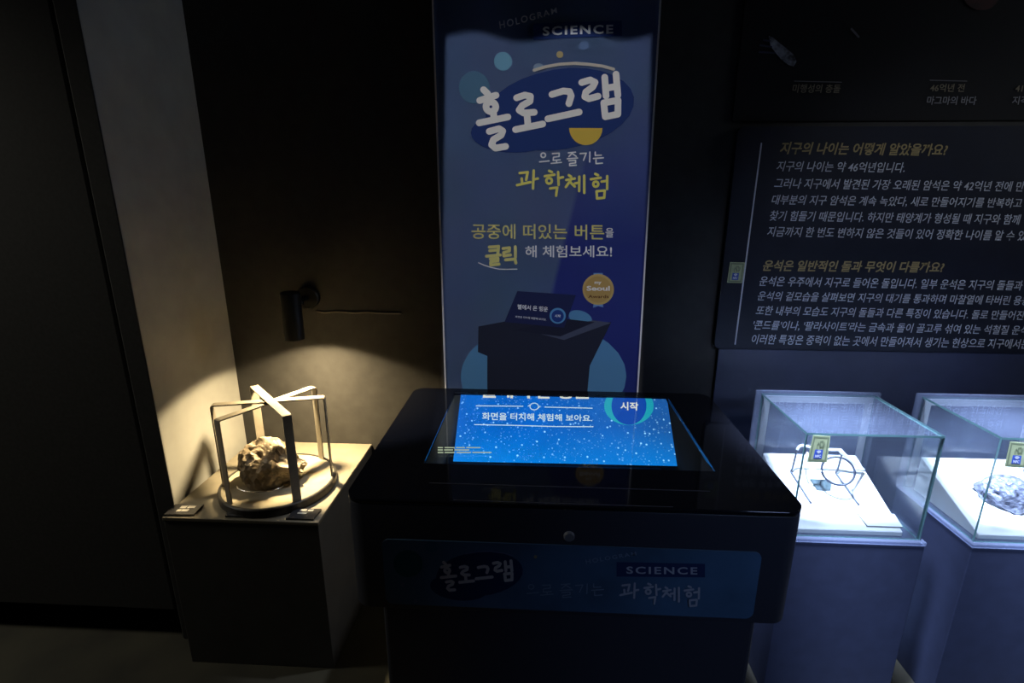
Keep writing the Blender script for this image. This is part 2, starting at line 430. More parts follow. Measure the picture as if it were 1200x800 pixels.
f2 = math_node(nt, 'SUBTRACT', 1.0, math_node(nt, 'MULTIPLY', math_node(nt, 'SUBTRACT', sx.outputs[2], 1.0), 2.2), True)
fac = math_node(nt, 'MULTIPLY', f1, f2)
mx = nt.nodes.new('ShaderNodeMix'); mx.data_type = 'RGBA'; nt.links.new(fac, mx.inputs[0])
mx.inputs[6].default_value = (.17, .25, .50, 1); mx.inputs[7].default_value = (.06, .085, .44, 1)
nz = nt.nodes.new('ShaderNodeTexNoise'); nz.inputs['Scale'].default_value = 3.2; nt.links.new(tc.outputs['Object'], nz.inputs['Vector'])
mx2 = nt.nodes.new('ShaderNodeMix'); mx2.data_type = 'RGBA'; mx2.blend_type = 'MULTIPLY'; mx2.inputs[0].default_value = .35
nt.links.new(mx.outputs[2], mx2.inputs[6]); nt.links.new(nz.outputs['Color'], mx2.inputs[7]); nt.links.new(mx2.outputs[2], b.inputs['Base Color'])
m_ban = m
def bx0(z): return -.3325
def bx1(z): return .361-.0122*(z-.79)
bm = bmesh.new(); NX, NZ = 44, 90; grid = []
for j in range(NZ+1):
    z = .30+(2.35-.30)*j/NZ
    grid.append([])
    for i in range(NX+1):
        x = bx0(z)+(bx1(z)-bx0(z))*i/NX
        grid[-1].append(bm.verts.new((x, YB+wave(x, z), z)))
for j in range(NZ):
    for i in range(NX): bm.faces.new((grid[j][i], grid[j][i+1], grid[j+1][i+1], grid[j+1][i]))
bmesh.ops.solidify(bm, geom=bm.faces[:], thickness=-.0012)
sheet = link('sheet', bm, m_ban, bn, True, False)
m_hem = mat('banner_white_hem', (.72, .70, .72), .6)
for side in (0, 1):
    bm = bmesh.new(); rows = []
    for j in range(NZ+1):
        z = .30+2.05*j/NZ; x = bx1(z) if side else bx0(z); s = -1 if side else 1
        rows.append([bm.verts.new((x+s*u, YB+wave(x+s*u, z)-.0022, z)) for u in (-.001, .0045)])
    for A, Q in zip(rows, rows[1:]): bm.faces.new((A[0], A[1], Q[1], Q[0]))
    link('white_edge', bm, m_hem, bn)
link('top_batten', tube(bmesh.new(), [(-.35, YB, 2.36), (.36, YB, 2.36)], .012, 12), m_metal, bn)

PR = {}
def ink(name, col, rough=.7):
    if name not in PR: PR[name] = mat('ink_'+name, col, rough, spec=.08)
    return PR[name]
c1 = lambda X, Y: (480+X/3.3333, Y/3.3333)
c2 = lambda X, Y: (500+X/3.479, 230+Y/3.479)
ident = lambda x, y: (x, y)
HOL = [[(290, 352), (306, 368)], [(275, 394), (338, 373)], ringpts(318, 418, 19), [(328, 442), (330, 462)], [(273, 481), (384, 457)],
       [(312, 514), (350, 503), (364, 512), (358, 528), (328, 546), (321, 566), (336, 579), (375, 572)],
       [(418, 382), (450, 371), (472, 376), (470, 395), (440, 412), (428, 430), (445, 441), (487, 438)], [(458, 442), (462, 488)], [(414, 506), (520, 484)],
       [(556, 369), (600, 356), (624, 358), (631, 375), (622, 405)], [(540, 464), (662, 438)],
       [(672, 323), (705, 313), (724, 322), (715, 340), (688, 360), (684, 378), (700, 386), (736, 376)], [(762, 302), (767, 375)], [(766, 345), (805, 338)], [(806, 290), (813, 372)],
       [(758, 402), (814, 392), (813, 446), (764, 456), (758, 402)]]
GWA = [[(430, 676), (462, 672), (455, 702)], [(438, 697), (440, 716)], [(420, 723), (472, 711)], [(485, 666), (482, 736)], [(484, 701), (501, 697)],
       [(545, 667), (556, 672)], [(528, 688), (566, 682)], ringpts(545, 706, 11), [(580, 672), (582, 722)], [(582, 696), (599, 692)], [(549, 736), (577, 732), (572, 764)],
       [(622, 684), (631, 690)], [(612, 703), (645, 697)], [(632, 700), (610, 730)], [(628, 712), (645, 728)], [(646, 716), (661, 713)], [(663, 690), (662, 746)], [(682, 686), (682, 753)],
       [(725, 679), (736, 684)], [(708, 700), (746, 694)], ringpts(727, 719, 10), [(750, 709), (770, 706)], [(772, 688), (771, 738)], [(730, 747), (762, 744), (760, 772), (732, 775), (730, 747)]]
EUR = [ringpts(522, 606, 9), [(508, 632), (545, 628)], [(558, 600), (584, 598), (584, 611), (562, 614), (561, 626), (588, 624)], [(574, 625), (574, 636)], [(553, 638), (593, 634)],
       [(620, 597), (648, 594)], [(636, 597), (622, 612)], [(636, 600), (651, 611)], [(616, 620), (656, 617)], [(622, 628), (648, 626), (648, 636), (625, 639), (625, 647), (651, 645)],
       [(666, 600), (690, 598), (679, 626)], [(704, 594), (703, 632)], [(725, 594), (725, 607), (749, 606)], [(718, 619), (757, 616)], [(728, 624), (728, 639), (753, 637)]]
KLI = [[(256, 206), (294, 203), (290, 236)], [(258, 221), (290, 218)], [(245, 243), (301, 238)], [(260, 254), (291, 251), (291, 262), (262, 266), (262, 279), (296, 275)],
       [(312, 212), (338, 209), (337, 222), (315, 228), (315, 242), (342, 238)], [(362, 205), (362, 247)], [(322, 258), (360, 255), (364, 271)]]

# printed artwork on the sheet
art = lambda nm, bm, mt, k=None: link(nm, bm, mt, sheet, False)
art('printed_blob', fan(ell(656, 128, 88, 47, -.16), bsurf(1), 8), ink('navy', (.018, .04, .16)), 1)
art('printed_blob', fan(ell(604, 155, 52, 24, -.02), bsurf(1.4), 6), ink('navy', (.018, .04, .16)))
art('printed_circle', fan(ell(556, 103, 18, 19), bsurf(1.2), 4), ink('green', (.075, .16, .26)))
art('printed_circle', fan(ell(589.5, 72, 10.5, 11), bsurf(1.2), 4), ink('sky', (.15, .33, .47)))
art('printed_circle', fan(ell(656, 64, 4, 4), bsurf(1.2), 3), ink('ochre', (.45, .36, .18)))
art('printed_circle', fan(ell(684, 54, 6, 5), bsurf(1.2), 3), ink('slate', (.12, .19, .36)))
art('printed_circle', fan(ell(631, 78, 6, 4), bsurf(1.2), 3), ink('pale', (.22, .30, .42)))
art('printed_stripe', strokes_bm([[(626, 82), (640, 78), (655, 75.5), (672, 74.5), (690, 75.5), (706, 77.5), (719, 81)]], 3.6, bsurf(2), ident), ink('cream', (.55, .50, .43)))
half = [(667.5+19.5*math.cos(a), 149+20*math.sin(a)) for a in [math.pi*k/14 for k in range(15)]]
art('printed_planet', fan([(p[0]+19, p[1]+1) for p in half], bsurf(2.2), 4), ink('gold', (.62, .42, .07)))
art('lettering', strokes_bm(HOL, 7.8, bsurf(3), c1), ink('letter_cream', (.80, .76, .72)))
art('lettering', strokes_bm(EUR, 1.5, bsurf(3), c1), ink('letter_white', (.75, .76, .80)))
art('lettering', strokes_bm(GWA, 2.9, bsurf(3), c1), ink('letter_yellow', (.72, .66, .16)))
art('lettering', strokes_bm(KLI, 3.4, bsurf(3), c2), ink('letter_yellow2', (.62, .58, .22)))
art('printed_stripe', strokes_bm([[(561, 307.5), (568, 310.5), (576, 313), (585, 315), (594, 315.3), (606, 315)]], 1.0, bsurf(3), ident), ink('letter_white', 0))
art('printed_box', fan([(625, 27.5), (728.5, 24.5), (729, 42), (625, 46.5)], bsurf(2), 4, 8), ink('navy', 0))
art('lettering', warp_text('SCIENCE', [(636, 31.5), (718.5, 29), (718.5, 39.5), (636, 42)], bsurf(3.2), .03, 0, 1.25), ink('letter_white', 0))
art('lettering', warp_text('HOLOGRAM', [(585, 25.5), (652, 9), (653, 15.5), (586, 34.5)], bsurf(3.2), .01, 0, 1.3), ink('letter_grey', (.75, .75, .8)))
for s_, x0, x1 in (('공중에', 553, 604), ('떠있는', 613, 664.5), ('버튼', 673.5, 708)):
    art('lettering', warp_text(s_, tq(x0, x1, 262+(x0-553)*.008, 279.5+(x0-553)*.008, .008), bsurf(3), .008), ink('letter_yellow2', 0))
art('lettering', warp_text('을', tq(709.5, 719, 267, 278), bsurf(3), .008), ink('letter_white', 0))
art('lettering', warp_text('해 체험보세요!', tq(615.5, 717, 287.5, 301.5, -.002), bsurf(3), .008), ink('letter_white', 0))
# drawing of the kiosk
def zq(*ps): return [c2(*p) for p in ps]
art('printed_disc', fan(ell(637, 440, 97, 62), bsurf(1), 8), ink('disc_blue', (.10, .26, .47)))
art('printed_arc', fan(ell(680, 372, 14, 8, .3), bsurf(.9), 4), ink('disc_blue', 0))
art('printed_kiosk', fan(zq((212, 528), (365, 500), (752, 512), (665, 690), (655, 800), (248, 800), (248, 648), (210, 632)), bsurf(1.6), 8, 4), ink('kio_dark', (.022, .025, .045)))
art('printed_kiosk', fan(zq((420, 548), (680, 505), (752, 514), (560, 585)), bsurf(2.1), 5, 4), ink('kio_rim', (.07, .08, .13)))
art('printed_kiosk', fan(zq((350, 545), (560, 498), (685, 512), (545, 570)), bsurf(2.6), 5, 4), ink('kio_hole', (.018, .02, .04)))
art('printed_screen', fan(zq((370, 385), (608, 402), (560, 535), (318, 510)), bsurf(3), 6, 4), ink('scr', (.018, .024, .085)))
art('printed_button', fan([c2(*p) for p in ell(534, 486, 33, 32)], bsurf(3.4), 3), ink('ring', (.10, .28, .55)))
art('printed_button', fan([c2(*p) for p in ell(534, 487, 25, 25)], bsurf(3.7), 3), ink('navy2', (.02, .05, .22)))
art('lettering', warp_text('별에서 온 행운', [c2(*p) for p in ((372, 438), (495, 450), (493, 470), (371, 458))], bsurf(3.8), .02), ink('letter_white', 0))
art('lettering', warp_text('시작', [c2(*p) for p in ((522, 480), (546, 481), (546, 493), (522, 492))], bsurf(4.1), .02), ink('letter_white', 0))
art('lettering', warp_text('화면을 터치해 체험해 보아요.', [c2(*p) for p in ((362, 484), (488, 497), (487, 506), (361, 492))], bsurf(3.8), .005), ink('letter_grey', 0))
# award badge
art('printed_badge', fan([c2(*p) for p in ((680, 312), (718, 312), (715, 345), (715, 420), (720, 452), (699, 446), (678, 454), (682, 420), (682, 345))], bsurf(2), 3), ink('ribbon', (.17, .32, .62)))
art('printed_badge', fan([c2(*p) for p in ell(699, 379, 64, 63)], bsurf(2.5), 4), ink('badge_gold', (.52, .36, .14)))
art('printed_badge', fan([c2(*p) for p in ell(699, 379, 55, 54)], bsurf(2.8), 4), ink('badge_gold2', (.45, .29, .10)))
art('lettering', warp_text('my', [c2(*p) for p in ((684, 347), (712, 347), (712, 360), (684, 360))], bsurf(3.4), .03), ink('letter_cream', 0))
art('lettering', warp_text('Seoul', [c2(*p) for p in ((652, 364), (746, 364), (746, 384), (652, 384))], bsurf(3.4), .03), ink('letter_cream', 0))
art('lettering', warp_text('Awards', [c2(*p) for p in ((658, 401), (742, 401), (742, 414), (658, 414))], bsurf(3.4), .02), ink('badge_brown', (.12, .05, .02)))

# ------------------------------------------------------------------ touch kiosk
KT = .805
kx0, kx1, ky0, ky1 = -.428, .585, 1.0, 1.70
ki = thing('hologram_kiosk', (.08, 1.35, 0), 'wide black touch kiosk with a glowing blue screen in its top', 'kiosk')
outer = rrect(kx0, ky0, kx1, ky1, .04)
inner = rrect(kx0+.02, ky0+.02, kx1-.02, ky1-.02, .025)
ax0, ax1, ay0, ay1 = -.283, .443, 1.166, 1.668
link('box_shell', extrude(outer, .512, KT-.012, inner, .003), m_kiosk, ki)
link('box_floor', extrude(inner, .513, .524), m_kiosk, ki)
link('top_plate', extrude(outer, KT-.012, KT, [(ax0, ay0), (ax1, ay0), (ax1, ay1), (ax0, ay1)]), m_gloss, ki)
link('recess', extrude([(ax0-.006, ay0-.006), (ax1+.006, ay0-.006), (ax1+.006, ay1+.006), (ax0-.006, ay1+.006)], .525, KT-.0125, [(ax0, ay0), (ax1, ay0), (ax1, ay1), (ax0, ay1)]), m_recess, ki)
link('recess_floor', B((ax0+.001, ay0+.001, .525), (ax1-.001, ay1-.001, .535)), m_recess, ki)
gl = link('cover_glass', B((ax0+.0005, ay0+.0005, KT-.005), (ax1-.0005, ay1-.0005, KT-.0002)), m_glass, ki)
m_seam = mat('seam_grey', (.10, .10, .12), .4)
link('seam', B((-.25, 1.072, KT), (.40, 1.0745, KT+.0006)), m_seam, ki)
link('seam', B((-.18, 1.004, KT), (.30, 1.006, KT+.0006)), m_seam, ki)
link('lower_body', B((-.375, 1.045, 0), (.535, 1.66, .512), .012, 3), m_kiosk, ki)
bm = lathe(bmesh.new(), [(0, .006), (.010, .006), (.0125, .003), (.0125, 0), (0, 0)], (0, 0, 0), 28)
bmesh.ops.rotate(bm, verts=bm.verts, cent=(0, 0, 0), matrix=Matrix.Rotation(math.radians(90), 3, 'X'))
bmesh.ops.translate(bm, vec=(.077, ky0, .727), verts=bm.verts)
link('lock', bm, mat('lock_grey', (.35, .37, .40), .35, metal=.5), ki)
# screen: a display leaning back below the cover glass
PD = ((0, 1.660, .788), (0, -.81, 1))
nd = Vector((0, -.81, 1)).normalized()
def dsurf(k):
    def f(px, py): return at(px, py, *PD)+nd*(.0006*k)
    return f
sc_out = [(540, 462), (660, 463.5), (779, 465.5), (788, 482), (797.5, 546), (664, 543), (531, 540.5)]
q = [at(*p, *PD) for p in sc_out]
m = bpy.data.materials.new('screen_starfield'); m.use_nodes = True; nt = m.node_tree; b = nt.nodes['Principled BSDF']
b.inputs['Base Color'].default_value = (.005, .005, .008, 1); b.inputs['Roughness'].default_value = .3
tc = nt.nodes.new('ShaderNodeTexCoord'); sp = nt.nodes.new('ShaderNodeSeparateXYZ'); nt.links.new(tc.outputs['Object'], sp.inputs[0])
gx = math_node(nt, 'MULTIPLY', math_node(nt, 'ADD', sp.outputs[0], .10), 1.9, True)        # towards the right the picture turns slate
mxa = nt.nodes.new('ShaderNodeMix'); mxa.data_type = 'RGBA'; nt.links.new(gx, mxa.inputs[0])
mxa.inputs[6].default_value = (.0, .17, .80, 1); mxa.inputs[7].default_value = (.02, .14, .48, 1)
gz = math_node(nt, 'MULTIPLY', math_node(nt, 'SUBTRACT', .725, sp.outputs[2]), 9, True)     # brighter azure along its lower border
mxb = nt.nodes.new('ShaderNodeMix'); mxb.data_type = 'RGBA'; nt.links.new(gz, mxb.inputs[0]); nt.links.new(mxa.outputs[2], mxb.inputs[6])
mxb.inputs[7].default_value = (.0, .30, 1.0, 1)
n3 = nt.nodes.new('ShaderNodeTexNoise'); n3.inputs['Scale'].default_value = 9; nt.links.new(tc.outputs['Object'], n3.inputs['Vector'])
mxc = nt.nodes.new('ShaderNodeMix'); mxc.data_type = 'RGBA'; mxc.blend_type = 'MULTIPLY'; mxc.inputs[0].default_value = .35
nt.links.new(mxb.outputs[2], mxc.inputs[6])
rmp = nt.nodes.new('ShaderNodeValToRGB'); rmp.color_ramp.elements[0].position = .25; rmp.color_ramp.elements[1].position = .7
rmp.color_ramp.elements[0].color = (.5, .55, .6, 1); nt.links.new(n3.outputs['Fac'], rmp.inputs[0]); nt.links.new(rmp.outputs[0], mxc.inputs[7])
last = mxc.outputs[2]
for scl, th, amp in ((58, .24, 1.6), (105, .22, 1.0), (28, .10, 2.2)):
    vo = nt.nodes.new('ShaderNodeTexVoronoi'); vo.inputs['Scale'].default_value = scl; nt.links.new(tc.outputs['Object'], vo.inputs['Vector'])
    st = math_node(nt, 'SUBTRACT', 1.0, math_node(nt, 'DIVIDE', vo.outputs['Distance'], th), True)
    sv = nt.nodes.new('ShaderNodeSeparateColor'); nt.links.new(vo.outputs['Color'], sv.inputs[0])
    st = math_node(nt, 'MULTIPLY', st, math_node(nt, 'MULTIPLY', sv.outputs[0], amp))
    ad = nt.nodes.new('ShaderNodeMix'); ad.data_type = 'RGBA'; ad.blend_type = 'ADD'; ad.inputs[0].default_value = 1
    cmb = nt.nodes.new('ShaderNodeMix'); cmb.data_type = 'RGBA'; nt.links.new(st, cmb.inputs[0]); cmb.inputs[6].default_value = (0, 0, 0, 1); cmb.inputs[7].default_value = (.45, .85, 1, 1)
    nt.links.new(last, ad.inputs[6]); nt.links.new(cmb.outputs[2], ad.inputs[7]); last = ad.outputs[2]
nt.links.new(last, b.inputs['Emission Color']); b.inputs['Emission Strength'].default_value = 1.0
bm = bmesh.new()
hi = [bm.verts.new(p) for p in q]; lo = [bm.verts.new(p-nd*.012) for p in q]
bm.faces.new(hi); bm.faces.new(lo[::-1])
for k in range(len(q)): bm.faces.new((hi[k], hi[(k+1) % len(q)], lo[(k+1) % len(q)], lo[k])).material_index = 1
dp = link('display', bm, [m, m_kiosk], ki)
dp['label'] = 'glowing blue starfield touch screen'
def glow(name, col, s): return mat(name, (.02, .02, .02), emit=col, estr=s)
g_w = glow('screen_white', (.80, .97, 1), 1.0); g_c = glow('screen_cream', (.95, .95, .85), 1.0); g_cy = glow('screen_cyan', (.02, .55, .72), .8); g_b = glow('screen_blue', (0, .075, .50), 1)
ds = lambda nm, bm, mt: link(nm, bm, mt, dp)
for s_, x0, x1 in (('별에서', 566, 621), ('온', 630.5, 644), ('행운', 655.5, 690)):
    ds('screen_lettering', warp_text(s_, [(x0, 462.8+(x0-566)*.013), (x1, 462.8+(x1-566)*.013), (x1, 466.2+(x1-566)*.012), (x0, 466.2+(x0-566)*.012)], dsurf(2), .03, clip=.22), g_c)
ds('screen_lettering', warp_text('화면을 터치해 체험해 보아요.', [(565, 483), (694, 486), (694, 494), (565, 492)], dsurf(2), .012), g_w)
for ln in ([(558, 475.5), (613, 476)], [(638.5, 477), (694, 478.3)], [(556, 497.5), (600, 498.3), (650, 499.8), (695, 500)]):
    ds('screen_line', strokes_bm([ln], .9, dsurf(2), ident), g_w)
ds('screen_planet', strokes_bm([ringpts(626, 476.3, 5, 16, 4), [(619, 476), (621, 474.5)], [(631, 478), (633, 476)]], .9, dsurf(2), ident), g_w)
def clip_ell(cx, cy, rx, ry, ytop): return [(cx+rx*math.cos(a), max(cy+ry*math.sin(a), ytop)) for a in [2*math.pi*k/40 for k in range(40)]]
ds('screen_button', fan(clip_ell(737, 475.5, 29, 22.5, 465.2), dsurf(1.2), 4, 1), g_cy)
ds('screen_button', fan(clip_ell(737, 475.5, 20.5, 22.3, 465.2), dsurf(1.8), 4, 1), g_b)
ds('screen_lettering', warp_text('시작', [(727, 471), (748, 471.5), (748, 481), (727, 480.5)], dsurf(2.6), .025), g_c)
# fine print on the cover glass at its left front
bm = bmesh.new()
for y, segs in ((524.3, ((513, 519), (521, 533), (534.5, 545), (546.5, 563))), (527, ((513, 519), (520.5, 531), (532.5, 550))), (530, ((513, 519.5), (521, 533), (535, 552), (553.5, 576)))):
    for a, b2 in segs:
        f = lambda px, py: at(px, py, *Zp(KT+.0003))
        bm.faces.new([bm.verts.new(f(*p)) for p in ((a, y-.7), (b2, y-.65), (b2, y+.65), (a, y+.6))])
link('fine_print', bm, glow('fine_print_glow', (.75, .9, .6), .45), gl)
# printed strip across the front of the box
YS = ky0-.003
def ssurf(k):
    def f(px, py):
        p = at(px, py, *Yp(YS)); p.y = YS-.0005*k; return p
    return f
m_strip = mat('strip_print', (.07, .155, .27), .5, nz=.35, scale=5)
a, b2 = at(452, 633, *Yp(YS)), at(825, 719, *Yp(YS))
so = rrect(-.347, .527, .50, .704, .018)
bm = extrude(so, 0, .003); bmesh.ops.rotate(bm, verts=bm.verts, cent=(0, 0, 0), matrix=Matrix.Rotation(math.radians(90), 3, 'X')); bmesh.ops.translate(bm, vec=(0, ky0, 0), verts=bm.verts)
stp = link('name_strip', bm, m_strip, ki); stp['label'] = 'dim blue printed strip across the front'
def cs(X, Y):
    u, v = c1(X, Y); return (525+.51*(u-577), 676+.47*(v-143)+.045*(u-577))
def cg2(X, Y):
    u, v = c1(X, Y); return (725+.872*(u-604), 683+.80*(v-200)+.0*(u-604))
def ce2(X, Y):
    u, v = c1(X, Y); return (617+1.2*(u-632), 682+1.0*(v-177))
ss = lambda nm, bm, mt: link(nm, bm, mt, stp)
ss('printed_circle', fan(ell(478, 660, 17, 16), ssurf(1), 3), ink('strip_green', (.035, .14, .16)))
ss('printed_circle', fan(ell(506, 640, 8.5, 6.5), ssurf(1), 3), ink('strip_sky', (.07, .19, .30)))
ss('printed_blob', fan(ell(562, 672, 51, 26, -.10), ssurf(1.5), 4), ink('strip_navy', (.025, .045, .13)))
ss('printed_blob', fan(ell(538, 688, 34, 15, .1), ssurf(1.7), 4), ink('strip_navy', 0))
ss('printed_star', fan(ell(472, 684.5, 3, 3), ssurf(1.2), 2), ink('strip_pale', (.16, .2, .34)))
ss('printed_star', fan(ell(487, 704, 2.5, 2.5), ssurf(1.2), 2), ink('strip_pale', 0))
ss('printed_star', fan(ell(627.5, 652, 2, 2), ssurf(1.2), 2), ink('ochre', 0))
ss('printed_stripe', strokes_bm([[(545, 648.5), (560, 646), (575, 645.5), (590, 647.5), (601, 650.5)]], 1.4, ssurf(2), ident), ink('strip_pale', 0))
ss('lettering', strokes_bm(HOL, 3.6, ssurf(3), cs), ink('letter_cream', 0))
ss('lettering', strokes_bm(EUR, 1.2, ssurf(3), ce2), ink('strip_text', (.25, .32, .42)))
ss('lettering', strokes_bm(GWA, 2.4, ssurf(3), cg2), ink('strip_text2', (.42, .46, .52)))
ss('printed_box', fan([(722.5, 658), (826, 660), (826, 676), (722.5, 675)], ssurf(2), 2, 2), ink('strip_navy', 0))
ss('lettering', warp_text('SCIENCE', tq(734, 817, 663, 671.5, .012), ssurf(3), .02, 0, 1.25), ink('strip_text2', 0))
ss('lettering', warp_text('HOLOGRAM', [(686, 655), (745, 645.5), (746, 650), (687, 660)], ssurf(3), .01, 0, 1.3), ink('strip_text', 0))

# ------------------------------------------------------------------ information panel and timeline graphic
YI = 1.772
ip = thing('information_panel', (1.2, YW, .95), 'dark wall panel of white Korean writing above the glass cases', 'sign')
m_board = mat('board_black_navy', (.014, .017, .030), .36, nz=.1, scale=20)
bm = extrude(rrect(.617, .947, 1.98, 1.668, .02), 0, YW-YI); bmesh.ops.rotate(bm, verts=bm.verts, cent=(0, 0, 0), matrix=Matrix.Rotation(math.radians(90), 3, 'X')); bmesh.ops.translate(bm, vec=(0, YW-.001, 0), verts=bm.verts)
bd = link('board', bm, m_board, ip)
isurf = lambda px, py: at(px, py, *Yp(YI-.002))
i_w = ink('info_white', (.62, .64, .70)); i_y = ink('info_gold', (.42, .33, .16))
LN = [('지구의 나이는 어떻게 알았을까요?', 914, 1111, 166, 180.5, .012, i_y, .022),
      ('지구의 나이는 약 46억년입니다.', 910, 1060, 188.5, 200.5, .012, i_w, .007),
      ('그러나 지구에서 발견된 가장 오래된 암석은 약 42억년 전에 만들', 907, 1211, 208.5, 220.5, .014, i_w, .007),
      ('대부분의 지구 암석은 계속 녹았다, 새로 만들어지기를 반복하고', 904, 1198, 228, 240, .014, i_w, .007),
      ('찾기 힘들기 때문입니다. 하지만 태양계가 형성될 때 지구와 함께', 902, 1197, 246.5, 258.5, .016, i_w, .007),
      ('지금까지 한 번도 변하지 않은 것들이 있어 정확한 나이를 알 수 있습', 899, 1213, 265, 277, .017, i_w, .007),
      ('운석은 일반적인 돌과 무엇이 다를까요?', 894, 1107, 304.5, 317.5, .010, i_y, .022),
      ('운석은 우주에서 지구로 들어온 돌입니다. 일부 운석은 지구의 돌들과 비', 890, 1212, 323.5, 335, .017, i_w, .007),
      ('운석의 겉모습을 살펴보면 지구의 대기를 통과하며 마찰열에 타버린 용융', 888, 1207, 341, 352, .018, i_w, .007),
      ('또한 내부의 모습도 지구의 돌들과 다른 특징이 있습니다. 돌로 만들어진', 885.5, 1201, 358, 369, .019, i_w, .007),
      ("'콘드률'이나, '팔라사이트'라는 금속과 돌이 골고루 섞여 있는 석철질 운석", 883, 1206, 375, 386.5, .02, i_w, .007),
      ('이러한 특징은 중력이 없는 곳에서 만들어져서 생기는 현상으로 지구에서는', 881, 1206, 391.5, 403, .018, i_w, .007)]
for s_, x0, x1, yt, yb, sl, mt, bo in LN:
    link('lettering', warp_text(s_, tq(x0, x1, yt, yb, sl), isurf, bo, .32), mt, bd)
link('rule', strokes_bm([[(892.3, 168), (861.5, 403)]], 1.7, isurf, ident), i_w, bd)
bp = link('backdrop_board', B((.635, 1.776, .002), (1.98, YW-.001, .944), .001), mat('backdrop_navy', (.045, .055, .105), .45, nz=.1, scale=12))
tag(bp, 'navy backdrop board low on the wall behind the glass cases, under the writing', 'wall board')
tg = thing('timeline_graphic', (1.2, YW, 1.68), 'black timeline graphic of an asteroid picture and captions above the writing', 'wall graphic')
YT = 1.783
bt = link('board', B((.60, YT, 1.685), (1.98, YW-.001, 2.7)), mat('timeline_black', (.012, .012, .014), .7, spec=.2), tg)
tsurf = lambda px, py: at(px, py, *Yp(YT-.002))
m_ast = mat('asteroid_print', (.22, .23, .27), .7, nz=.9, scale=60)
link('asteroid_picture', fan([(901, 42), (906, 44), (913, 50), (922, 57), (930, 64), (933.5, 72), (930, 78), (924, 76), (916, 70), (909, 62), (903, 54)], tsurf, 4, 2), m_ast, bt)
link('meteor_streak', strokes_bm([[(891, 53), (904, 55)], [(890, 61), (908, 62)], [(895, 47), (902, 48)]], 2.2, tsurf, ident), ink('streak', (.06, .07, .12)), bt)
link('meteor_streak', strokes_bm([[(998, 34), (1006, 43)]], 2.6, tsurf, ident), ink('streak_pale', (.2, .2, .22)), bt)
i_c = ink('caption_tan', (.30, .26, .18)); i_c2 = ink('caption_white', (.34, .34, .36))
i_l = ink('caption_rule', (.2, .2, .21))
for ln in ([(931, 95), (986, 96.3)], [(1090, 94), (1133, 95)]): link('rule', strokes_bm([ln], 1.1, tsurf, ident), i_l, bt)
for s_, x0, x1, yt, yb, sl, mt in (('미행성의 충돌', 928.5, 985, 98.5, 108.5, .008, i_c), ('46억년 전', 1090, 1131, 98, 107.5, .006, i_c), ('마그마의 바다', 1086, 1144.5, 112.5, 122.5, .006, i_c2),
                                   ('41억년 전', 1190, 1231, 98.5, 108, .006, i_c), ('지각의 형성', 1186, 1238, 112.5, 122.5, .006, i_c2)):
    link('caption', warp_text(s_, tq(x0, x1, yt, yb, sl), tsurf, .012, .2), mt, bt)
link('magma_picture', fan(ell(1150, -8, 22, 20), tsurf, 4, 1), mat('magma_print', (.05, .004, .004), .7, nz=.6, scale=30), bt)

# near field tag stickers: olive card, hand drawing, blue square with waves and three letters
m_card = mat('sticker_olive', (.42, .48, .26), .5, nz=.15, scale=60); m_card2 = mat('sticker_olive_dark', (.20, .25, .14), .5)
m_sblue = mat('sticker_blue', (.05, .11, .48), .5); m_swht = mat('sticker_white', (.78, .82, .85), .5)
def sticker(quad, n, parent=None, label=None):
    """quad: lt, rt, rb, lb in place; n: outward"""
    lt, rt, rb, lb = quad; n = Vector(n)
    def s2(k): return lambda u, v: lt*(1-u)*(1-v)+rt*u*(1-v)+rb*u*v+lb*(1-u)*v+n*(.0004*k+.0008)
    f = lambda pts, k: fan(pts, s2(k), 2, 1)
    if parent is None:
        bm = bmesh.new()
        lo = [bm.verts.new(p) for p in quad]; hi = [bm.verts.new(p+n*.0008) for p in quad]
    else:
        bm = bmesh.new(); lo = [bm.verts.new(p+n*.0001) for p in quad]; hi = [bm.verts.new(p+n*.0008) for p in quad]
    bm.faces.new(hi); bm.faces.new(lo[::-1])
    for k in range(4): bm.faces.new((lo[k], lo[(k+1) % 4], hi[(k+1) % 4], hi[k]))
    st = link('tag_sticker', bm, m_card, parent)
    if label: st['label'] = label
    brd = bmesh.new(); g = s2(.5)
    for a_, b_ in (((.06, .04), (.94, .10)), ((.06, .90), (.94, .96)), ((.06, .10), (.14, .90)), ((.86, .10), (.94, .90))):
        brd.faces.new([brd.verts.new(g(*p)) for p in ((a_[0], a_[1]), (b_[0], a_[1]), (b_[0], b_[1]), (a_[0], b_[1]))])
    link('border', brd, m_card2, st)
    link('hand_drawing', strokes_bm([[(.36, .46), (.34, .36), (.40, .27), (.47, .34), (.52, .44)], [(.48, .22), (.62, .20), (.66, .38), (.54, .42), (.48, .22)], [(.66, .46), (.72, .32), (.70, .24)]], .045, s2(1), ident), m_card2, st)
    link('blue_square', f([(.27, .52), (.70, .52), (.70, .86), (.27, .86)], 1), m_sblue, st)
    wv = [[(.485+r*math.cos(t), .68+r*.8*math.sin(t)) for t in [math.radians(225+15*k) for k in range(7)]] for r in (.05, .10, .15)]
    link('waves', strokes_bm(wv, .03, s2(2), ident), m_swht, st)
    link('lettering', warp_text('NFC', [(.34, .71), (.63, .71), (.63, .82), (.34, .82)], s2(2), .03), m_swht, st)
    return st
sticker([at(*p, *Yp(YI-.0035)) for p in ((855.5, 307), (873, 307.5), (869.5, 331.5), (852, 331))], (0, -1, 0), bd, 'small olive tag sticker on the left border of the board')

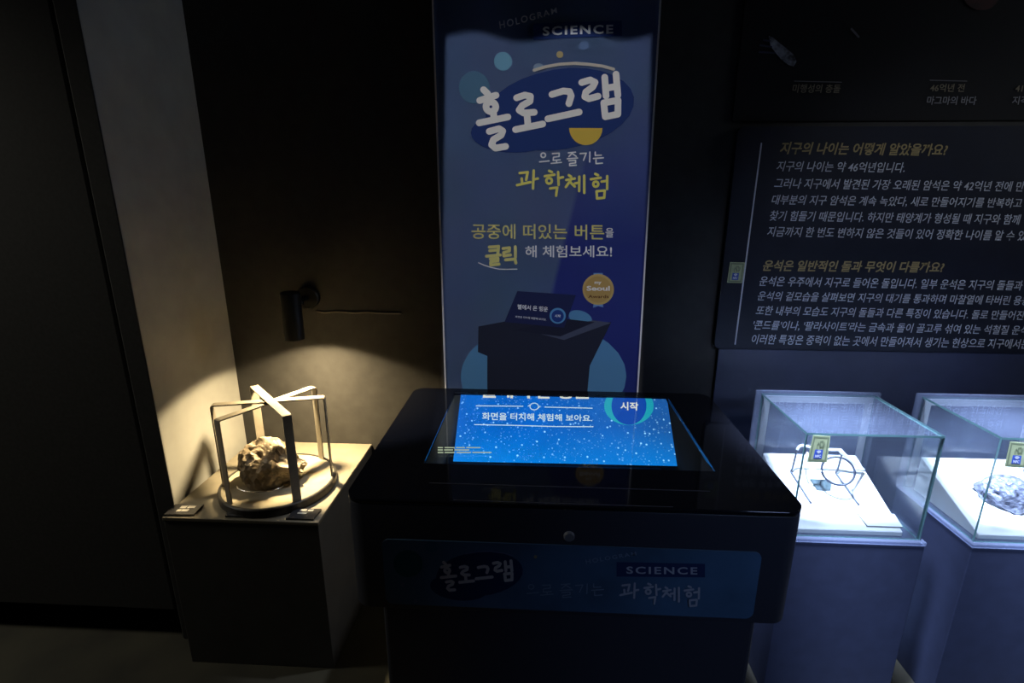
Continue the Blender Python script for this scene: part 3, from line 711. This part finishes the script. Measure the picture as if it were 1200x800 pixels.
# ------------------------------------------------------------------ glass cases
K = .889
def kz(z): return 1.45+(z-1.45)*K
Y0F = 1.457*K
def slope_z(y): return kz(.452)+.4*(y-Y0F)
PW = ((0, Y0F, kz(.452)), (0, -.4, 1))
nw = Vector((0, -.4, 1)).normalized()
CB, CT = kz(.436), kz(.787)
PT = kz(.424)
def case(x0, x1, lab_ped, lab_case, lab_board, stick):
    x0 *= K; x1 *= K; y0, y1 = 1.441*K, 1.765*K; xc = (x0+x1)/2
    p = thing('case_pedestal', (xc, (y0+y1)/2, 0), lab_ped, 'pedestal')
    link('body', B((x0-.009, y0-.010, 0), (x1+.009, y1+.012, PT), .002), m_cped, p)
    c = thing('glass_case', (xc, (y0+y1)/2, PT), lab_case, 'display case')
    link('base_plate', B((x0-.011, y0-.012, PT), (x1+.011, y1+.014, CB), .0015), m_glassh, c)
    t = .006
    def pane(nm, a, b, edge_axes):
        bm = B(a, b); bmesh.ops.recalc_face_normals(bm, faces=bm.faces)
        thin = min(range(3), key=lambda i: b[i]-a[i])
        for f in bm.faces:
            if abs(f.normal[thin]) < .5: f.material_index = 1
        return link(nm, bm, [m_glassc, m_edge], c)
    pane('front_pane', (x0, y0, CB), (x1, y0+t, CT-t), 0)
    pane('left_pane', (x0, y0+t, CB), (x0+t, y1, CT-t), 0)
    pane('right_pane', (x1-t, y0+t, CB), (x1, y1, CT-t), 0)
    pane('top_pane', (x0, y0, CT-t), (x1, y1, CT), 0)
    pn = link('back_pane', B((x0-.016, y1, CB), (x1+.016, y1+.008, CT+.008)), m_glassh, c)
    bm = bmesh.new(); fy0, fy1 = y1-.004, y1-.0005; s = .022
    box(bm, (x0+t+.001, fy0, CT-t-s), (x1-t-.001, fy1, CT-t-.001)); box(bm, (x0+t+.001, fy0, CB+.001), (x0+t+s, fy1, CT-t-s)); box(bm, (x1-t-s, fy0, CB+.001), (x1-t-.001, fy1, CT-t-s))
    link('back_bands', bm, m_band, c)  # pale bands added along the back pane's top and sides
    if stick: sticker([at(*q_, *Yp(y0)) for q_ in stick], (0, -1, 0), c, 'olive tag sticker on the front pane')
    # sloped white display board
    bx_0, bx_1 = x0+.021, x1-.039
    bm = bmesh.new(); pr_ = [(Y0F, CB+.0005), (Y0F, slope_z(Y0F)), (1.742*K, slope_z(1.742*K)), (1.742*K, CB+.0005)]
    L = [bm.verts.new((bx_0, *q_)) for q_ in pr_]; Rr = [bm.verts.new((bx_1, *q_)) for q_ in pr_]
    bm.faces.new(L); bm.faces.new(Rr[::-1])
    for k in range(4): bm.faces.new((L[k], L[(k+1) % 4], Rr[(k+1) % 4], Rr[k]))
    bmesh.ops.bevel(bm, geom=bm.edges[:], offset=.0012, segments=2, affect='EDGES')
    o = link('display_board', bm, m_white); tag(o, lab_board, 'display board')
    return c
case(.798, 1.190, 'navy pedestal under the left glass case, next to the kiosk', 'left glass case with a magnifier stand inside', 'sloped white board under the magnifier stand inside the left glass case',
     [(953, 509.5), (973, 511), (969, 541.5), (945.5, 541)])
case(1.349, 1.741, 'navy pedestal under the right glass case', 'right glass case holding a silvery rock, cut by the photo edge', 'sloped white board under the silvery rock inside the right glass case',
     [(1183.5, 517), (1206, 519), (1202, 548), (1177, 546.5)])

# magnifier stand on the left board
def onb(px, py, h=0): return at(px, py, *PW)+nw*h
mg = thing('magnifier_stand', onb(970, 575), 'wire stand holding a round magnifying lens on the white board', 'magnifier')
rw = .003
fL, kL = onb(950, 590, rw), onb(927, 554, rw)
fR = onb(1006, 592, rw); kR = fR+(kL-fL)
tL = at(934, 527, *Yp(kL.y)); tR = Vector((kR.x+(tL.x-kL.x), kR.y, tL.z))
for f, k, t in ((fL, kL, tL), (fR, kR, tR)):
    link('foot_rail', tube(bmesh.new(), smooth_path([f, f*.5+k*.5, k*.96+f*.04, k+Vector((0, .003, .006)), k*.8+t*.2, t], 5), rw, 10), m_wire, mg, True)
hub = at(984, 527, *Yp(kL.y))
link('cross_rod', tube(bmesh.new(), smooth_path([tL, at(940, 522, *Yp(kL.y)), at(960, 526, *Yp(kL.y)), hub], 5), .0042, 10), m_wrod, mg, True)
lc = at(982, 551.5, *Yp(1.585*K))
link('arm', tube(bmesh.new(), smooth_path([hub, at(994, 537, *Yp(kL.y)), at(1012, 551, *Yp(kL.y+.004))], 6), .006, 10), m_wrod, mg, True)
vn = Vector((-.35, -.72, .6)).normalized(); u = Vector((0, 0, 1)).cross(vn).normalized(); v = vn.cross(u)
rp = [lc+(u*math.cos(t)+v*math.sin(t)*.98)*.0415 for t in [2*math.pi*k/48 for k in range(48)]]
link('lens_ring', tube(bmesh.new(), rp, .0032, 8, True), mat('ring_dark_blue', (.025, .03, .05), .35, metal=.3), mg, True)
bm = bmesh.new(); vs = [bm.verts.new(lc+(u*math.cos(t)+v*math.sin(t)*.98)*.0402+vn*.001) for t in [2*math.pi*k/48 for k in range(48)]]; bm.faces.new(vs)
r_ = bmesh.ops.extrude_face_region(bm, geom=bm.faces[:]); bmesh.ops.translate(bm, vec=-vn*.003, verts=[g for g in r_['geom'] if isinstance(g, bmesh.types.BMVert)])
link('lens', bm, m_glass, mg)
ringE = lc+(u*math.cos(.3)+v*math.sin(.3))*.053
cands = sorted(rp, key=lambda p: (p-at(1012, 551, *Yp(1.62*K))).length)
link('holder', tube(bmesh.new(), smooth_path([cands[0], at(1012, 551.5, *Yp(kL.y+.004))], 4), .0036, 8), m_wrod, mg, True)
cl_ = sorted(rp, key=lambda p: (p-at(955, 550, *Yp(1.6*K))).length)[0]
link('holder', tube(bmesh.new(), smooth_path([cl_, at(952, 550, *Yp(1.6*K)), at(948, 543, *Yp(1.62*K)), at(946, 530, *Yp(kL.y))], 5), .003, 8), m_wrod, mg, True)

m_chip = mat('slice_grey', (.10, .135, .15), .35, metal=.3, nz=.35, scale=120)
q = [onb(*p, .0006) for p in ((948.5, 562), (966, 563), (973.5, 567), (973, 575), (957, 574.5))]
bm = bmesh.new(); lo = [bm.verts.new(p) for p in q]; hi = [bm.verts.new(p+nw*.006) for p in q]; bm.faces.new(lo[::-1]); bm.faces.new(hi)
for k in range(5): bm.faces.new((lo[k], lo[(k+1) % 5], hi[(k+1) % 5], hi[k]))
bmesh.ops.bevel(bm, geom=bm.edges[:], offset=.0012, segments=2, affect='EDGES')
tag(link('meteorite_slice', bm, m_chip), 'small flat grey meteorite slice lying beside the round lens', 'meteorite')
q = [onb(*p, .0006) for p in ((1004, 602), (1047, 603.5), (1057, 618.5), (1015.5, 617))]
bm = bmesh.new(); lo = [bm.verts.new(p) for p in q]; hi = [bm.verts.new(p+nw*.005) for p in q]; bm.faces.new(lo[::-1]); f = bm.faces.new(hi)
for k in range(4): bm.faces.new((lo[k], lo[(k+1) % 4], hi[(k+1) % 4], hi[k])).material_index = 1
tag(link('caption_card', bm, [m_white, mat('card_edge', (.30, .28, .26), .6)]), 'blank looking white caption card at the front right of the left case', 'label')

# silvery rock on the right board
m_silver = mat('silvery_meteorite', (.26, .27, .36), .4, metal=.35, nz=.8, scale=70, bump=.5)
def shp2(q):
    q = q.copy(); q.z *= (1-.25*q.x); return q
rc = onb(1180, 583)
bm = rock('r', (0, 0, 0), (.078, .050, .040), 7.3, m_silver, .30, 5, shp2)
bmesh.ops.rotate(bm, verts=bm.verts, cent=(0, 0, 0), matrix=Matrix.Rotation(math.atan(.4), 3, 'X')); bmesh.ops.translate(bm, vec=rc+nw*.0005, verts=bm.verts)
tag(link('meteorite', bm, m_silver), 'silvery glittering rock on the white board of the right glass case', 'meteorite')
rc = onb(1206, 556)
bm = rock('r', (0, 0, 0), (.018, .016, .024), 4.1, m_silver, .35, 4)
bmesh.ops.rotate(bm, verts=bm.verts, cent=(0, 0, 0), matrix=Matrix.Rotation(math.atan(.4), 3, 'X')); bmesh.ops.translate(bm, vec=rc+nw*.0005, verts=bm.verts)
tag(link('meteorite', bm, mat('brown_stone', (.10, .07, .06), .6, nz=.4, bump=.6)), 'small brown stone behind the tag sticker at the right photo edge', 'meteorite')
